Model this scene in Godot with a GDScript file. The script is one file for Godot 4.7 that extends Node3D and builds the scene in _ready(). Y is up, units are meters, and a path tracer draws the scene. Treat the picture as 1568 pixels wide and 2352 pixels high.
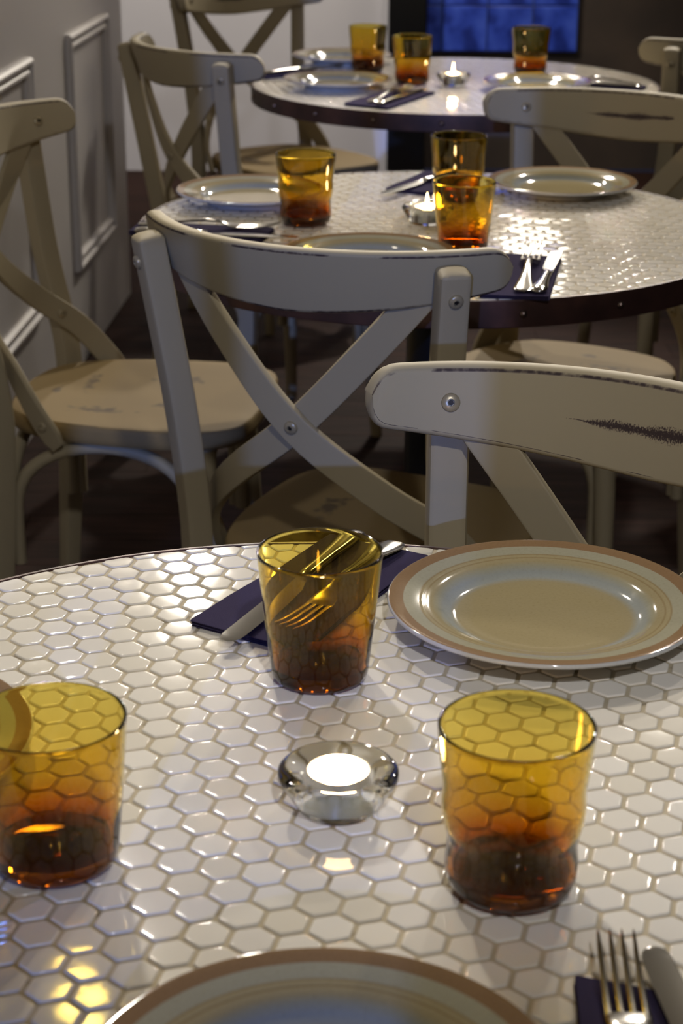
extends Node3D
# Three round mosaic-topped restaurant tables laid for dinner, with cross-back chairs.
const TH := 0.75                       # table height
const PITCH := 0.0262                  # centre to centre of the hexagonal tiles
const CAM := Vector3(0, 1.33592, 0)
var M := {}
var used := {}
var rng := RandomNumberGenerator.new()

# ------------------------------------------------------------------ mesh code
class Geo:
	var v := PackedVector3Array()
	var t := PackedInt32Array()
	var c := PackedColorArray()
	var uv := PackedVector2Array()
	func loft(rings: Array, cap0 := true, cap1 := true, cols: Array = [], closed := true) -> Geo:
		var n: int = rings[0].size()
		var at := v.size()
		var total := PackedVector3Array()
		var tris := PackedInt32Array()
		var cc := PackedColorArray()
		for k in rings.size():
			var r: PackedVector3Array = rings[k]
			for p in r:
				total.append(p)
				cc.append(cols[k] if cols.size() else Color.WHITE)
		var m := n if closed else n - 1
		for k in rings.size() - 1:
			for i in m:
				var a := k * n + i
				var b := k * n + (i + 1) % n
				tris.append_array([a, b, a + n, b, b + n, a + n])
		for side in 2:
			if (side == 0 and cap0) or (side == 1 and cap1):
				var r: PackedVector3Array = rings[0 if side == 0 else -1]
				var s := Vector3.ZERO
				for p in r: s += p
				total.append(s / n)
				cc.append((cols[0] if side == 0 else cols[-1]) if cols.size() else Color.WHITE)
				var q := total.size() - 1
				var o := 0 if side == 0 else (rings.size() - 1) * n
				for i in m:
					if side == 0: tris.append_array([q, o + (i + 1) % n, o + i])
					else: tris.append_array([q, o + i, o + (i + 1) % n])
		var vol := 0.0
		var c0 := total[0]
		for i in range(0, tris.size(), 3):
			vol += (total[tris[i]] - c0).dot((total[tris[i + 1]] - c0).cross(total[tris[i + 2]] - c0))
		for i in range(0, tris.size(), 3):          # front faces run clockwise
			if vol > 0: t.append_array([at + tris[i], at + tris[i + 2], at + tris[i + 1]])
			else: t.append_array([at + tris[i], at + tris[i + 1], at + tris[i + 2]])
		v.append_array(total)
		c.append_array(cc)
		return self
	func box(a: Vector3, b: Vector3, ch := 0.0) -> Geo:
		var rings := []
		var lo := Vector3(minf(a.x, b.x), minf(a.y, b.y), minf(a.z, b.z))
		var hi := Vector3(maxf(a.x, b.x), maxf(a.y, b.y), maxf(a.z, b.z))
		for s in [[0.0, ch], [ch, 0.0], [hi.y - lo.y - ch, 0.0], [hi.y - lo.y, ch]]:
			if ch == 0.0 and rings.size() == 1: continue
			if ch == 0.0 and rings.size() == 2: continue
			var y: float = lo.y + s[0]
			var e: float = s[1]
			var k := ch * 0.6
			if ch > 0.0:
				rings.append(PackedVector3Array([Vector3(lo.x + e + k, y, lo.z + e), Vector3(hi.x - e - k, y, lo.z + e), Vector3(hi.x - e, y, lo.z + e + k), Vector3(hi.x - e, y, hi.z - e - k), Vector3(hi.x - e - k, y, hi.z - e), Vector3(lo.x + e + k, y, hi.z - e), Vector3(lo.x + e, y, hi.z - e - k), Vector3(lo.x + e, y, lo.z + e + k)]))
			else:
				rings.append(PackedVector3Array([Vector3(lo.x, y, lo.z), Vector3(hi.x, y, lo.z), Vector3(hi.x, y, hi.z), Vector3(lo.x, y, hi.z)]))
		if ch == 0.0:
			rings = [rings[0], PackedVector3Array([Vector3(lo.x, hi.y, lo.z), Vector3(hi.x, hi.y, lo.z), Vector3(hi.x, hi.y, hi.z), Vector3(lo.x, hi.y, hi.z)])]
		return loft(rings)
	func lathe(prof: Array, n := 48, cols: Array = [], at := Vector3.ZERO, ends := true) -> Geo:
		var rings := []
		for p in prof:
			var r := PackedVector3Array()
			for i in n:
				var a := TAU * i / n
				r.append(at + Vector3(p.x * cos(a), p.y, p.x * sin(a)))
			rings.append(r)
		return loft(rings, ends, ends, cols)
	func add(g: Geo, x: Transform3D) -> Geo:
		var at := v.size()
		for p in g.v: v.append(x * p)
		for i in g.t: t.append(at + i)
		c.append_array(g.c)
		return self
	func mesh(angle := 40.0, colored := false) -> ArrayMesh:
		var nf := t.size() / 3
		var fn := PackedVector3Array()
		fn.resize(nf)
		var weld := {}
		var id := PackedInt32Array()
		id.resize(v.size())
		for i in v.size():
			var key := Vector3i((v[i] * 200000.0).round())
			if not weld.has(key): weld[key] = weld.size()
			id[i] = weld[key]
		var faces := []
		faces.resize(weld.size())
		for f in nf:
			var a := v[t[f * 3]]
			var n := (v[t[f * 3 + 2]] - a).cross(v[t[f * 3 + 1]] - a)
			fn[f] = n
			for k in 3:
				var w := id[t[f * 3 + k]]
				if faces[w] == null: faces[w] = PackedInt32Array()
				faces[w].append(f)
		var co := cos(deg_to_rad(angle))
		var ov := PackedVector3Array()
		var on := PackedVector3Array()
		var oc := PackedColorArray()
		var ou := PackedVector2Array()
		var oi := PackedInt32Array()
		var seen := {}
		for f in nf:
			var u := fn[f].normalized()
			if fn[f].length_squared() < 1e-22: continue
			for k in 3:
				var i := t[f * 3 + k]
				var s := Vector3.ZERO
				for g in faces[id[i]]:
					if fn[g].normalized().dot(u) >= co: s += fn[g]
				s = s.normalized()
				var key := [i, Vector3i((s * 500.0).round())]
				if not seen.has(key):
					seen[key] = ov.size()
					ov.append(v[i])
					on.append(s)
					if colored: oc.append(c[i])
					if uv.size(): ou.append(uv[i])
				oi.append(seen[key])
		var arr := []
		arr.resize(Mesh.ARRAY_MAX)
		arr[Mesh.ARRAY_VERTEX] = ov
		arr[Mesh.ARRAY_NORMAL] = on
		if colored: arr[Mesh.ARRAY_COLOR] = oc
		if uv.size(): arr[Mesh.ARRAY_TEX_UV] = ou
		arr[Mesh.ARRAY_INDEX] = oi
		var m := ArrayMesh.new()
		m.add_surface_from_arrays(Mesh.PRIMITIVE_TRIANGLES, arr)
		return m

func G() -> Geo: return Geo.new()

# a rounded-rectangle section (w, h half sizes) in the plane of x and y axes
func section(at: Vector3, ax: Vector3, ay: Vector3, w: float, h: float, r: float, k := 3) -> PackedVector3Array:
	var out := PackedVector3Array()
	r = minf(r, minf(w, h))
	for q in 4:
		var cx := (w - r) * (1 if q in [0, 3] else -1)
		var cy := (h - r) * (1 if q in [0, 1] else -1)
		for i in k + 1:
			var a := PI / 2 * (q + float(i) / k)
			out.append(at + ax * (cx + r * cos(a)) + ay * (cy + r * sin(a)))
	return out

# sweep a rounded-rectangle section along a path; "side" fixes the section's x axis
func sweep(path: Array, w: Array, h: Array, r: float, side: Vector3, k := 3) -> Geo:
	var rings := []
	for i in path.size():
		var d: Vector3 = (path[mini(i + 1, path.size() - 1)] - path[maxi(i - 1, 0)]).normalized()
		var x := (side - d * side.dot(d)).normalized()
		var y := d.cross(x).normalized()
		rings.append(section(path[i], x, y, w[i], h[i], r, k))
	return G().loft(rings)

func smooth(pts: Array, n: int) -> Array:
	var cv := Curve3D.new()
	for i in pts.size():
		var d: Vector3 = (pts[mini(i + 1, pts.size() - 1)] - pts[maxi(i - 1, 0)]) / 6.0
		cv.add_point(pts[i], -d, d)
	var out := []
	var len := cv.get_baked_length()
	for i in n + 1: out.append(cv.sample_baked(len * i / n, true))
	return out

# ------------------------------------------------------------------ objects
func numbered(called: String) -> String:
	used[called] = used.get(called, -1) + 1
	return called if used[called] == 0 else "%s_%03d" % [called, used[called]]

func tag(o: Node, label: String, category := "", group := "", kind := "") -> void:
	if label: o.set_meta("label", label)
	if category: o.set_meta("category", category)
	if group: o.set_meta("group", group)
	if kind: o.set_meta("kind", kind)

func thing(called: String, label: String, category: String, at := Vector3.ZERO, turn := 0.0, group := "") -> Node3D:
	var o := Node3D.new()
	o.name = numbered(called)
	add_child(o)
	o.position = at
	o.rotation.y = turn
	tag(o, label, category, group)
	return o

func part(parent: Node, called: String, mesh: Mesh, mat: Material) -> MeshInstance3D:
	var o := MeshInstance3D.new()
	if parent == self:
		o.name = numbered(called)
	else:
		var n := 0
		for ch in parent.get_children():
			if String(ch.name).trim_suffix(String(ch.name).right(4) if String(ch.name).right(4).begins_with("_") and String(ch.name).right(3).is_valid_int() else "") == called: n += 1
		o.name = called if n == 0 else "%s_%03d" % [called, n]
	o.mesh = mesh
	o.material_override = mat
	parent.add_child(o)
	return o

func struct(called: String, mesh: Mesh, mat: Material, label: String, category: String) -> MeshInstance3D:
	var o := part(self, called, mesh, mat)
	tag(o, label, category, "", "structure")
	return o

# ------------------------------------------------------------------ materials
func lin(r: float, g: float, b: float) -> Color:
	return Color(r / 255.0, g / 255.0, b / 255.0).srgb_to_linear()

func mat(r: float, g: float, b: float, rough: float, metal := 0.0) -> StandardMaterial3D:
	var m := StandardMaterial3D.new()
	m.albedo_color = Color(r / 255.0, g / 255.0, b / 255.0)
	m.roughness = rough
	m.metallic = metal
	return m

func noise_tex(freq: float, ramp: Array, size := 256, octaves := 4, normal := false) -> NoiseTexture2D:
	var n := FastNoiseLite.new()
	n.seed = 7
	n.noise_type = FastNoiseLite.TYPE_SIMPLEX_SMOOTH
	n.frequency = freq
	n.fractal_octaves = octaves
	var t := NoiseTexture2D.new()
	t.width = size
	t.height = size
	t.seamless = true
	t.noise = n
	if normal:
		t.as_normal_map = true
		t.bump_strength = 2.0
	elif ramp.size():
		var g := Gradient.new()
		g.offsets = PackedFloat32Array(ramp.map(func(x): return x[0]))
		g.colors = PackedColorArray(ramp.map(func(x): return x[1]))
		t.color_ramp = g
	return t

# worn paint: base colour with a dark scuffed streak and rubbed edges. u runs along the rail, v across it
func rail_image() -> ImageTexture:
	var w := 1024
	var h := 256
	var im := Image.create(w, h, false, Image.FORMAT_RGB8)
	var base := Color8(156, 145, 118)
	var dark := Color8(50, 38, 38)
	im.fill(base)
	var n := FastNoiseLite.new()
	n.seed = 3
	n.frequency = 0.05
	n.fractal_octaves = 5
	for x in w:
		for y in h:
			var u := float(x) / w
			var v := float(y) / h          # 0..0.5 front face (0.05 bottom .. 0.45 top), rest is back and edges
			var k := 0.0
			var nn := n.get_noise_2d(x * 0.7, y * 2.0)
			if v < 0.5:
				var d := (u - 0.5) / 0.165
				if absf(d) < 1.0:
					var mid := 0.25 + 0.010 * d
					var half := (0.009 + 0.017 * smoothstep(-1.0, -0.1, d) + 0.007 * sin(d * 9.0)) * pow(1.0 - absf(d), 0.35)
					var far := absf(v - mid) / maxf(half, 0.001)
					k = clampf((1.0 - far) * 1.5 + 0.30 + 1.9 * n.get_noise_2d(x * 5.0, y * 5.0), 0, 1) * smoothstep(1.9, 1.3, far)
			for e in [0.045, 0.455, 0.545, 0.955]:
				var wear := n.get_noise_2d(x * 0.07, e * 900.0)
				if wear > -0.22: k = maxf(k, clampf((0.0045 * minf(1.0, (wear + 0.22) * 4.0) - absf(v - e)) / 0.003 + n.get_noise_2d(x * 1.0, y * 5.0) * smoothstep(0.012, 0.0, absf(v - e)), 0, 1))
			if k > 0.0: im.set_pixel(x, y, base.lerp(dark, k * 0.92))
	return ImageTexture.create_from_image(im)

func seat_image() -> ImageTexture:
	var s := 256
	var im := Image.create(s, s, false, Image.FORMAT_RGB8)
	var base := Color8(134, 114, 76)
	var dark := Color8(62, 52, 46)
	im.fill(base)
	var n := FastNoiseLite.new()
	n.seed = 11
	n.frequency = 0.03
	n.fractal_octaves = 5
	var marks := [Vector4(0.30, 0.42, 0.035, 0.10), Vector4(0.62, 0.30, 0.10, 0.02), Vector4(0.40, 0.66, 0.02, 0.06), Vector4(0.72, 0.62, 0.03, 0.09), Vector4(0.5, 0.2, 0.06, 0.015)]
	for x in s:
		for y in s:
			var k := 0.0
			var nn := n.get_noise_2d(x * 2.0, y * 2.0)
			for m in marks:
				var d := Vector2((float(x) / s - m.x) / m.z, (float(y) / s - m.y) / m.w).length()
				k = maxf(k, clampf(1.1 - d + nn * 1.6, 0, 1))
			im.set_pixel(x, y, base.lerp(dark, k * 0.6))
	return ImageTexture.create_from_image(im)

func make_materials() -> void:
	M.paint = mat(152, 140, 112, 0.58)
	M.paint.metallic_specular = 0.42
	M.rail = mat(255, 255, 255, 0.62)
	M.rail.metallic_specular = 0.4
	M.rail.albedo_texture = rail_image()
	M.seat = mat(255, 255, 255, 0.68)
	M.seat.metallic_specular = 0.3
	M.seat.albedo_texture = seat_image()
	M.bolt = mat(156, 144, 116, 0.3, 0.3)
	M.socket = mat(40, 36, 34, 0.5, 0.6)
	M.tiles = []
	for c in [[232, 227, 216], [227, 221, 207], [235, 231, 222], [230, 226, 218]]:
		var m := mat(c[0], c[1], c[2], 0.07)
		m.metallic_specular = 0.55
		M.tiles.append(m)
	M.grout = mat(255, 255, 255, 0.9)
	M.grout.albedo_texture = noise_tex(0.02, [[0.0, Color8(112, 100, 82)], [0.25, Color8(176, 164, 138)], [1.0, Color8(192, 180, 156)]])
	M.grout.uv1_triplanar = true
	M.grout.uv1_scale = Vector3(5, 5, 5)
	M.band = mat(255, 255, 255, 0.42, 0.35)
	M.band.albedo_texture = noise_tex(0.012, [[0.0, Color8(40, 27, 26)], [0.5, Color8(66, 45, 40)], [1.0, Color8(104, 70, 58)]])
	M.band.uv1_triplanar = true
	M.band.uv1_scale = Vector3(3, 3, 3)
	M.stud = mat(120, 105, 98, 0.25, 0.9)
	M.iron = mat(20, 20, 24, 0.35, 0.4)
	M.plate = StandardMaterial3D.new()
	M.plate.vertex_color_use_as_albedo = true
	M.plate.albedo_texture = noise_tex(0.06, [[0.0, Color8(226, 222, 214)], [0.3, Color8(248, 247, 245)], [1.0, Color8(255, 255, 255)]], 512, 5)
	M.plate.uv1_triplanar = true
	M.plate.uv1_scale = Vector3(9, 9, 9)
	M.plate.roughness = 0.07
	M.rimclay = mat(166, 128, 88, 0.5)
	M.glass = StandardMaterial3D.new()
	M.glass.albedo_color = Color(1, 1, 1, 0)
	M.glass.vertex_color_use_as_albedo = true
	M.glass.refraction_enabled = true
	M.glass.refraction_scale = 0.042
	M.glass.roughness = 0.0
	M.clear = StandardMaterial3D.new()
	M.clear.albedo_color = Color(0.97, 0.985, 0.98, 0)
	M.clear.refraction_enabled = true
	M.clear.refraction_scale = 0.024
	M.clear.roughness = 0.0
	M.steel = mat(182, 180, 176, 0.12, 1.0)
	M.napkin = mat(60, 54, 80, 1.0)
	M.napkin.metallic_specular = 0.15
	M.napkin.heightmap_enabled = true
	M.napkin.heightmap_texture = noise_tex(0.2, [])
	M.napkin.heightmap_scale = 0.04
	M.napkin.uv1_triplanar = true
	M.napkin.uv1_scale = Vector3(30, 30, 30)
	M.wax = mat(250, 244, 232, 0.5)
	M.wax.emission_enabled = true
	M.wax.emission = Color8(255, 236, 205)
	M.wax.emission_energy_multiplier = 3.0
	M.waxdim = M.wax.duplicate()
	M.waxdim.emission_energy_multiplier = 0.5
	M.flame = mat(255, 220, 150, 0.5)
	M.flame.emission_enabled = true
	M.flame.emission = Color8(255, 214, 150)
	M.flame.emission_energy_multiplier = 26.0
	M.tin = mat(200, 200, 200, 0.25, 1.0)
	M.wall = mat(196, 192, 190, 0.4)
	M.wallfar = mat(214, 212, 216, 0.6)
	M.ceiling = mat(205, 200, 190, 0.9)
	M.brown = mat(255, 255, 255, 0.6)
	M.brown.albedo_texture = noise_tex(0.01, [[0.0, Color8(52, 44, 38)], [1.0, Color8(74, 62, 52)]])
	M.brown.uv1_triplanar = true
	M.planks = []
	for k in 3:
		var m := mat(255, 255, 255, 0.7)
		m.metallic_specular = 0.2
		m.albedo_texture = noise_tex(0.02, [[0.0, Color8(27 + k * 4, 17 + k * 3, 14 + k * 3)], [0.55, Color8(44 + k * 4, 29 + k * 3, 24 + k * 3)], [1.0, Color8(64 + k * 4, 43 + k * 3, 36 + k * 3)]])
		m.uv1_triplanar = true
		m.uv1_world_triplanar = true
		m.uv1_scale = Vector3(0.7, 8, 9)
		M.planks.append(m)
	M.subfloor = mat(30, 22, 20, 0.8)
	M.bluetile = mat(255, 255, 255, 0.15)
	M.bluetile.albedo_texture = noise_tex(0.01, [[0.0, Color8(20, 30, 90)], [0.5, Color8(52, 78, 190)], [1.0, Color8(90, 120, 235)]])
	M.bluetile.uv1_triplanar = true
	M.bluetile.uv1_scale = Vector3(2, 2, 2)
	M.bluegrout = mat(96, 110, 150, 0.8)
	M.black = mat(10, 11, 12, 0.25)
	M.frame = mat(40, 38, 40, 0.5)
	M.pane = StandardMaterial3D.new()
	M.pane.albedo_color = Color(1, 1, 1, 0.03)
	M.pane.transparency = BaseMaterial3D.TRANSPARENCY_ALPHA
	M.pane.roughness = 0.02
	M.lamp = mat(255, 250, 240, 0.4)
	M.lamp.emission_enabled = true
	M.lamp.emission = Color8(255, 240, 214)
	M.lamp.emission_energy_multiplier = 32.0
	M.globe = mat(255, 250, 240, 0.4)
	M.globe.emission_enabled = true
	M.globe.emission = Color8(255, 242, 222)
	M.globe.emission_energy_multiplier = 10.0

# ------------------------------------------------------------------ chair (local +z is where the sitter looks)
const RR := 0.290
const PH_END := 0.93
const PH_POST := 0.67
const ZR := -0.240
const RAKE := 0.345
const YTOP := 0.872

func arc(phi: float, y: float, rad: float) -> Vector3:
	return Vector3((RR + rad) * sin(phi), y, ZR - RAKE * (y - YTOP) + RR - (RR + rad) * cos(phi))

func rail_height(phi: float) -> float:
	return 0.082 - 0.031 * pow(absf(phi) / PH_END, 1.5)

func make_rail() -> Mesh:
	var n := 44
	var th := 0.0115
	var g := G()
	var prof := []
	for i in 9: prof.append([lerpf(0.0, 1.0, i / 8.0), -1.0])      # front, bottom to top
	var rings := []
	var K := 0
	for i in n + 1:
		var phi := PH_END * sin(PI / 2 * (2.0 * i / n - 1.0))
		var hh := rail_height(phi)
		var mid := YTOP - hh * 0.5
		var endd := (PH_END - absf(phi)) * RR              # distance from the tip
		var half := hh * 0.5
		var rr := 0.024
		var t := th
		if endd < rr:
			half *= pow(maxf(0.0, 1.0 - pow(1.0 - endd / rr, 2.5)), 0.46)
			mid += (hh * 0.5 - half) * 0.10
			half = maxf(half, 0.0015)
		var e := minf(0.006, half * 0.8)
		var ring := PackedVector3Array()
		for q in [[-half + e, -1.0], [half - e, -1.0], [half - e * 0.3, -0.72], [half, -0.3], [half, 0.3], [half - e * 0.3, 0.72], [half - e, 1.0], [-half + e, 1.0], [-half + e * 0.3, 0.72], [-half, 0.3], [-half, -0.3], [-half + e * 0.3, -0.72]]:
			ring.append(arc(phi, mid + q[0], q[1] * t))
		ring.append(ring[0])
		K = ring.size()
		rings.append(ring)
	var vv := [0.05, 0.45, 0.465, 0.48, 0.52, 0.535, 0.55, 0.95, 0.96, 0.97, 0.98, 0.99, 1.05]
	g.loft(rings, true, true, [], false)
	for i in n + 1:
		for j in K: g.uv.append(Vector2(0.5 + 0.5 * sin(PI / 2 * (2.0 * i / n - 1.0)), vv[j] if j < 12 else 1.05))
	while g.uv.size() < g.v.size(): g.uv.append(Vector2(0, 0.5))
	return g.mesh(50)

func make_seat() -> Mesh:
	var ctl := [[0.0, 0.262], [0.100, 0.259], [0.162, 0.240], [0.194, 0.180], [0.197, 0.08], [0.187, -0.01], [0.162, -0.085], [0.120, -0.130], [0.06, -0.147], [0.0, -0.150]]
	var pts := []
	for p in ctl: pts.append(Vector3(p[0], 0, p[1]))
	for i in range(ctl.size() - 2, 0, -1): pts.append(Vector3(-ctl[i][0], 0, ctl[i][1]))
	var n := pts.size()
	var loop := []
	for i in n:
		var a: Vector3 = pts[(i - 1 + n) % n]
		var b: Vector3 = pts[i]
		var c: Vector3 = pts[(i + 1) % n]
		var d: Vector3 = pts[(i + 2) % n]
		for k in 4: loop.append(b.cubic_interpolate(c, a, d, k / 4.0))
	var mid := Vector3(0, 0, 0.03)
	var rings := []
	for s in [[0.90, 0.402], [0.975, 0.403], [0.995, 0.408], [1.0, 0.415], [1.0, 0.425], [0.992, 0.431], [0.975, 0.434], [0.88, 0.4332], [0.72, 0.4305], [0.5, 0.428], [0.25, 0.427], [0.05, 0.427]]:
		var r := PackedVector3Array()
		for p in loop:
			var q: Vector3 = mid + (p - mid) * s[0]
			q.y = s[1]
			r.append(q)
		rings.append(r)
	var g := G().loft(rings)
	for p in g.v: g.uv.append(Vector2((p.x + 0.22) / 0.44, (p.z + 0.18) / 0.44))
	return g.mesh(45)

func make_bolt() -> Mesh:
	return G().lathe([Vector2(0.0, -0.004), Vector2(0.0085, -0.004), Vector2(0.0085, 0.0008), Vector2(0.0078, 0.0022), Vector2(0.0058, 0.0033), Vector2(0.0034, 0.0036), Vector2(0.0030, 0.0010), Vector2(0.0, 0.0010)], 20, [], Vector3.ZERO, false).mesh(35)

func aim(o: Node3D, at: Vector3, n: Vector3) -> void:
	var y := n.normalized()
	var x := y.cross(Vector3(0.3, 0.2, 1)).normalized()
	o.transform = Transform3D(Basis(x, y, x.cross(y)), at)

func make_chair() -> Node3D:
	var ch := thing("cross_back_chair", "x", "chair", Vector3.ZERO, 0.0, "cross-back chairs round the three tables")
	part(ch, "top_rail", make_rail(), M.rail)
	part(ch, "seat", make_seat(), M.seat)
	var bolt := make_bolt()
	var sock := G().lathe([Vector2(0, 0), Vector2(0.0026, 0), Vector2(0.0026, 0.0012), Vector2(0, 0.0012)], 6, [], Vector3.ZERO, false).mesh(20)
	for s in [1, -1]:
		# rear leg and post in one bent piece
		var out := arc(s * PH_POST, 0, 0) - arc(s * PH_POST, 0, -0.1)
		out.y = 0
		out = out.normalized()
		var top: Vector3 = arc(s * PH_POST, YTOP - 0.022, 0.0115 + 0.017)
		var pth := smooth([Vector3(s * 0.192, 0.0, -0.150), Vector3(s * 0.184, 0.22, -0.134), Vector3(s * 0.178, 0.46, -0.128), Vector3(s * 0.177, 0.62, -0.158), top], 26)
		var ww := []
		var hh := []
		for i in pth.size():
			var k := float(i) / (pth.size() - 1)
			ww.append(lerpf(0.0145, 0.0185, clampf(k * 3.0, 0, 1)))
			hh.append(lerpf(0.0145, 0.0175, clampf(k * 3.0, 0, 1)))
		var up: Vector3 = (pth[-1] - pth[-2]).normalized()
		for e in [[0.003, 0.93], [0.0055, 0.75], [0.0068, 0.4]]:
			pth.append(top + up * e[0])
			ww.append(0.0185 * e[1])
			hh.append(0.0175 * e[1])
		part(ch, "rear_leg", sweep(pth, ww, hh, 0.007, Vector3(out.z, 0, -out.x), 2).mesh(40), M.paint)
		# front leg
		var fl := [Vector3(s * 0.150, 0.407, 0.192), Vector3(s * 0.158, 0.30, 0.195), Vector3(s * 0.175, 0.0, 0.212)]
		part(ch, "front_leg", sweep(fl, [0.018, 0.0175, 0.013], [0.018, 0.0175, 0.013], 0.018, Vector3.RIGHT, 4).mesh(60), M.paint)
		# crossed slat: from one post's top, over the middle, round to the other side of the seat
		var off: float = 0.0055 * s                       # one slat passes behind the other
		var sp := smooth([Vector3(s * 0.178, 0.848, -0.170), Vector3(s * 0.095, 0.748, -0.189 - off * 0.6), Vector3(0, 0.645, -0.192 - off), Vector3(-s * 0.100, 0.562, -0.160 - off * 0.6), Vector3(-s * 0.162, 0.500, -0.104), Vector3(-s * 0.186, 0.448, -0.066), Vector3(-s * 0.194, 0.398, -0.030)], 30)
		var rings := []
		for i in sp.size():
			var d: Vector3 = (sp[mini(i + 1, 30)] - sp[maxi(i - 1, 0)]).normalized()
			var nrm := Vector3(sp[i].x, 0, sp[i].z - 0.06).normalized()
			nrm = (nrm - d * nrm.dot(d)).normalized()
			var wv := d.cross(nrm).normalized()
			var w := 0.0195
			if i == 30: w = 0.012
			if i == 29: w = 0.0180
			rings.append(section(sp[i], wv, nrm, w, 0.0055, 0.003, 2))
		var sl := part(ch, "slat", G().loft(rings).mesh(35), M.paint)
		var be := part(sl, "bolt", bolt, M.bolt)
		aim(be, sp[28] + Vector3(-s * 0.0055, 0, -0.001), Vector3(-s * 0.95, 0.1, -0.35))
		var bi := part(sl, "bolt", bolt, M.bolt)
		aim(bi, sp[22] + Vector3(s * 0.0045, 0, 0.0035), Vector3(s * 0.6, 0, 0.8))
		# bolts: front of the rail, outside of the post, low on the post
		var b1 := part(ch, "bolt", bolt, M.bolt)
		aim(b1, arc(s * PH_POST, YTOP - rail_height(PH_POST) * 0.5, -0.0115), -(out + Vector3(0, -0.3, 0)))
		var s1 := part(b1, "socket", sock, M.socket)
		s1.position.y = 0.0012
		var b2 := part(ch, "bolt", bolt, M.bolt)
		aim(b2, top - up * 0.024 + (out + Vector3(0, -0.25, 0)).normalized() * 0.0185, out + Vector3(0, -0.25, 0))
		var s2 := part(b2, "socket", sock, M.socket)
		s2.position.y = 0.0012
		var b3 := part(ch, "bolt", bolt, M.bolt)
		aim(b3, Vector3(s * 0.196, 0.500, -0.134), Vector3(s, 0, -0.25))
	var bc := part(ch, "bolt", bolt, M.bolt)
	aim(bc, Vector3(0, 0.645, -0.204), Vector3(0, -0.12, -1))
	var s3 := part(bc, "socket", sock, M.socket)
	s3.position.y = 0.0012
	# bent hoops between neighbouring legs, touching the underside of the seat
	var feet := [Vector3(0.184, 0.19, -0.136), Vector3(0.164, 0.19, 0.199), Vector3(-0.164, 0.19, 0.199), Vector3(-0.184, 0.19, -0.136)]
	for i in 4:
		var a: Vector3 = feet[i]
		var b: Vector3 = feet[(i + 1) % 4]
		var d := (b - a).normalized()
		var inn := (Vector3(0, 0.19, 0.01) - (a + b) * 0.5).normalized() * 0.012
		a += d * 0.026 + inn
		b -= d * 0.026 - inn
		var hp := [a]
		for k in 17:
			var ang := PI * k / 16.0
			var q := (1.0 - cos(ang)) * 0.5
			var p: Vector3 = a.lerp(b, q)
			p.y = 0.19 + 0.08 + (0.391 - 0.27) * pow(sin(ang), 0.75)
			hp.append(p)
		hp.append(b)
		hp = smooth(hp, 30)
		var r := []
		for k in hp.size(): r.append(0.0105)
		part(ch, "bent_hoop", sweep(hp, r, r, 0.0105, inn, 3).mesh(60), M.paint)
	return ch

# ------------------------------------------------------------------ tables
func hexagon(r: float, turn: float) -> PackedVector2Array:
	var out := PackedVector2Array()
	for i in 6: out.append(Vector2(cos(turn + TAU * i / 6), sin(turn + TAU * i / 6)) * r)
	return out

func tile_geo(shape: PackedVector2Array, fine := true) -> Geo:
	var mid := Vector2.ZERO
	for p in shape: mid += p
	mid /= shape.size()
	var poly := PackedVector2Array()
	for i in shape.size():
		var a := shape[i]
		var b := shape[(i + 1) % shape.size()]
		var len := a.distance_to(b)
		if fine and len > 0.006:
			poly.append_array([a.lerp(b, 0.0011 / len), a.lerp(b, 1.0 - 0.0011 / len)])
		else: poly.append(a)
	var far := 0.0
	for p in poly: far = maxf(far, p.distance_to(mid))
	var rings := []
	for s in [[0.0, -0.0010], [0.0001, 0.0002], [0.00045, 0.0007], [0.0010, 0.00098], [0.0017, 0.00105]]:
		var r := PackedVector3Array()
		for p in poly:
			var q: Vector2 = mid + (p - mid) * (1.0 - s[0] / maxf(far, 0.004))
			r.append(Vector3(q.x, s[1], q.y))
		rings.append(r)
	return G().loft(rings, false, true)

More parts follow.
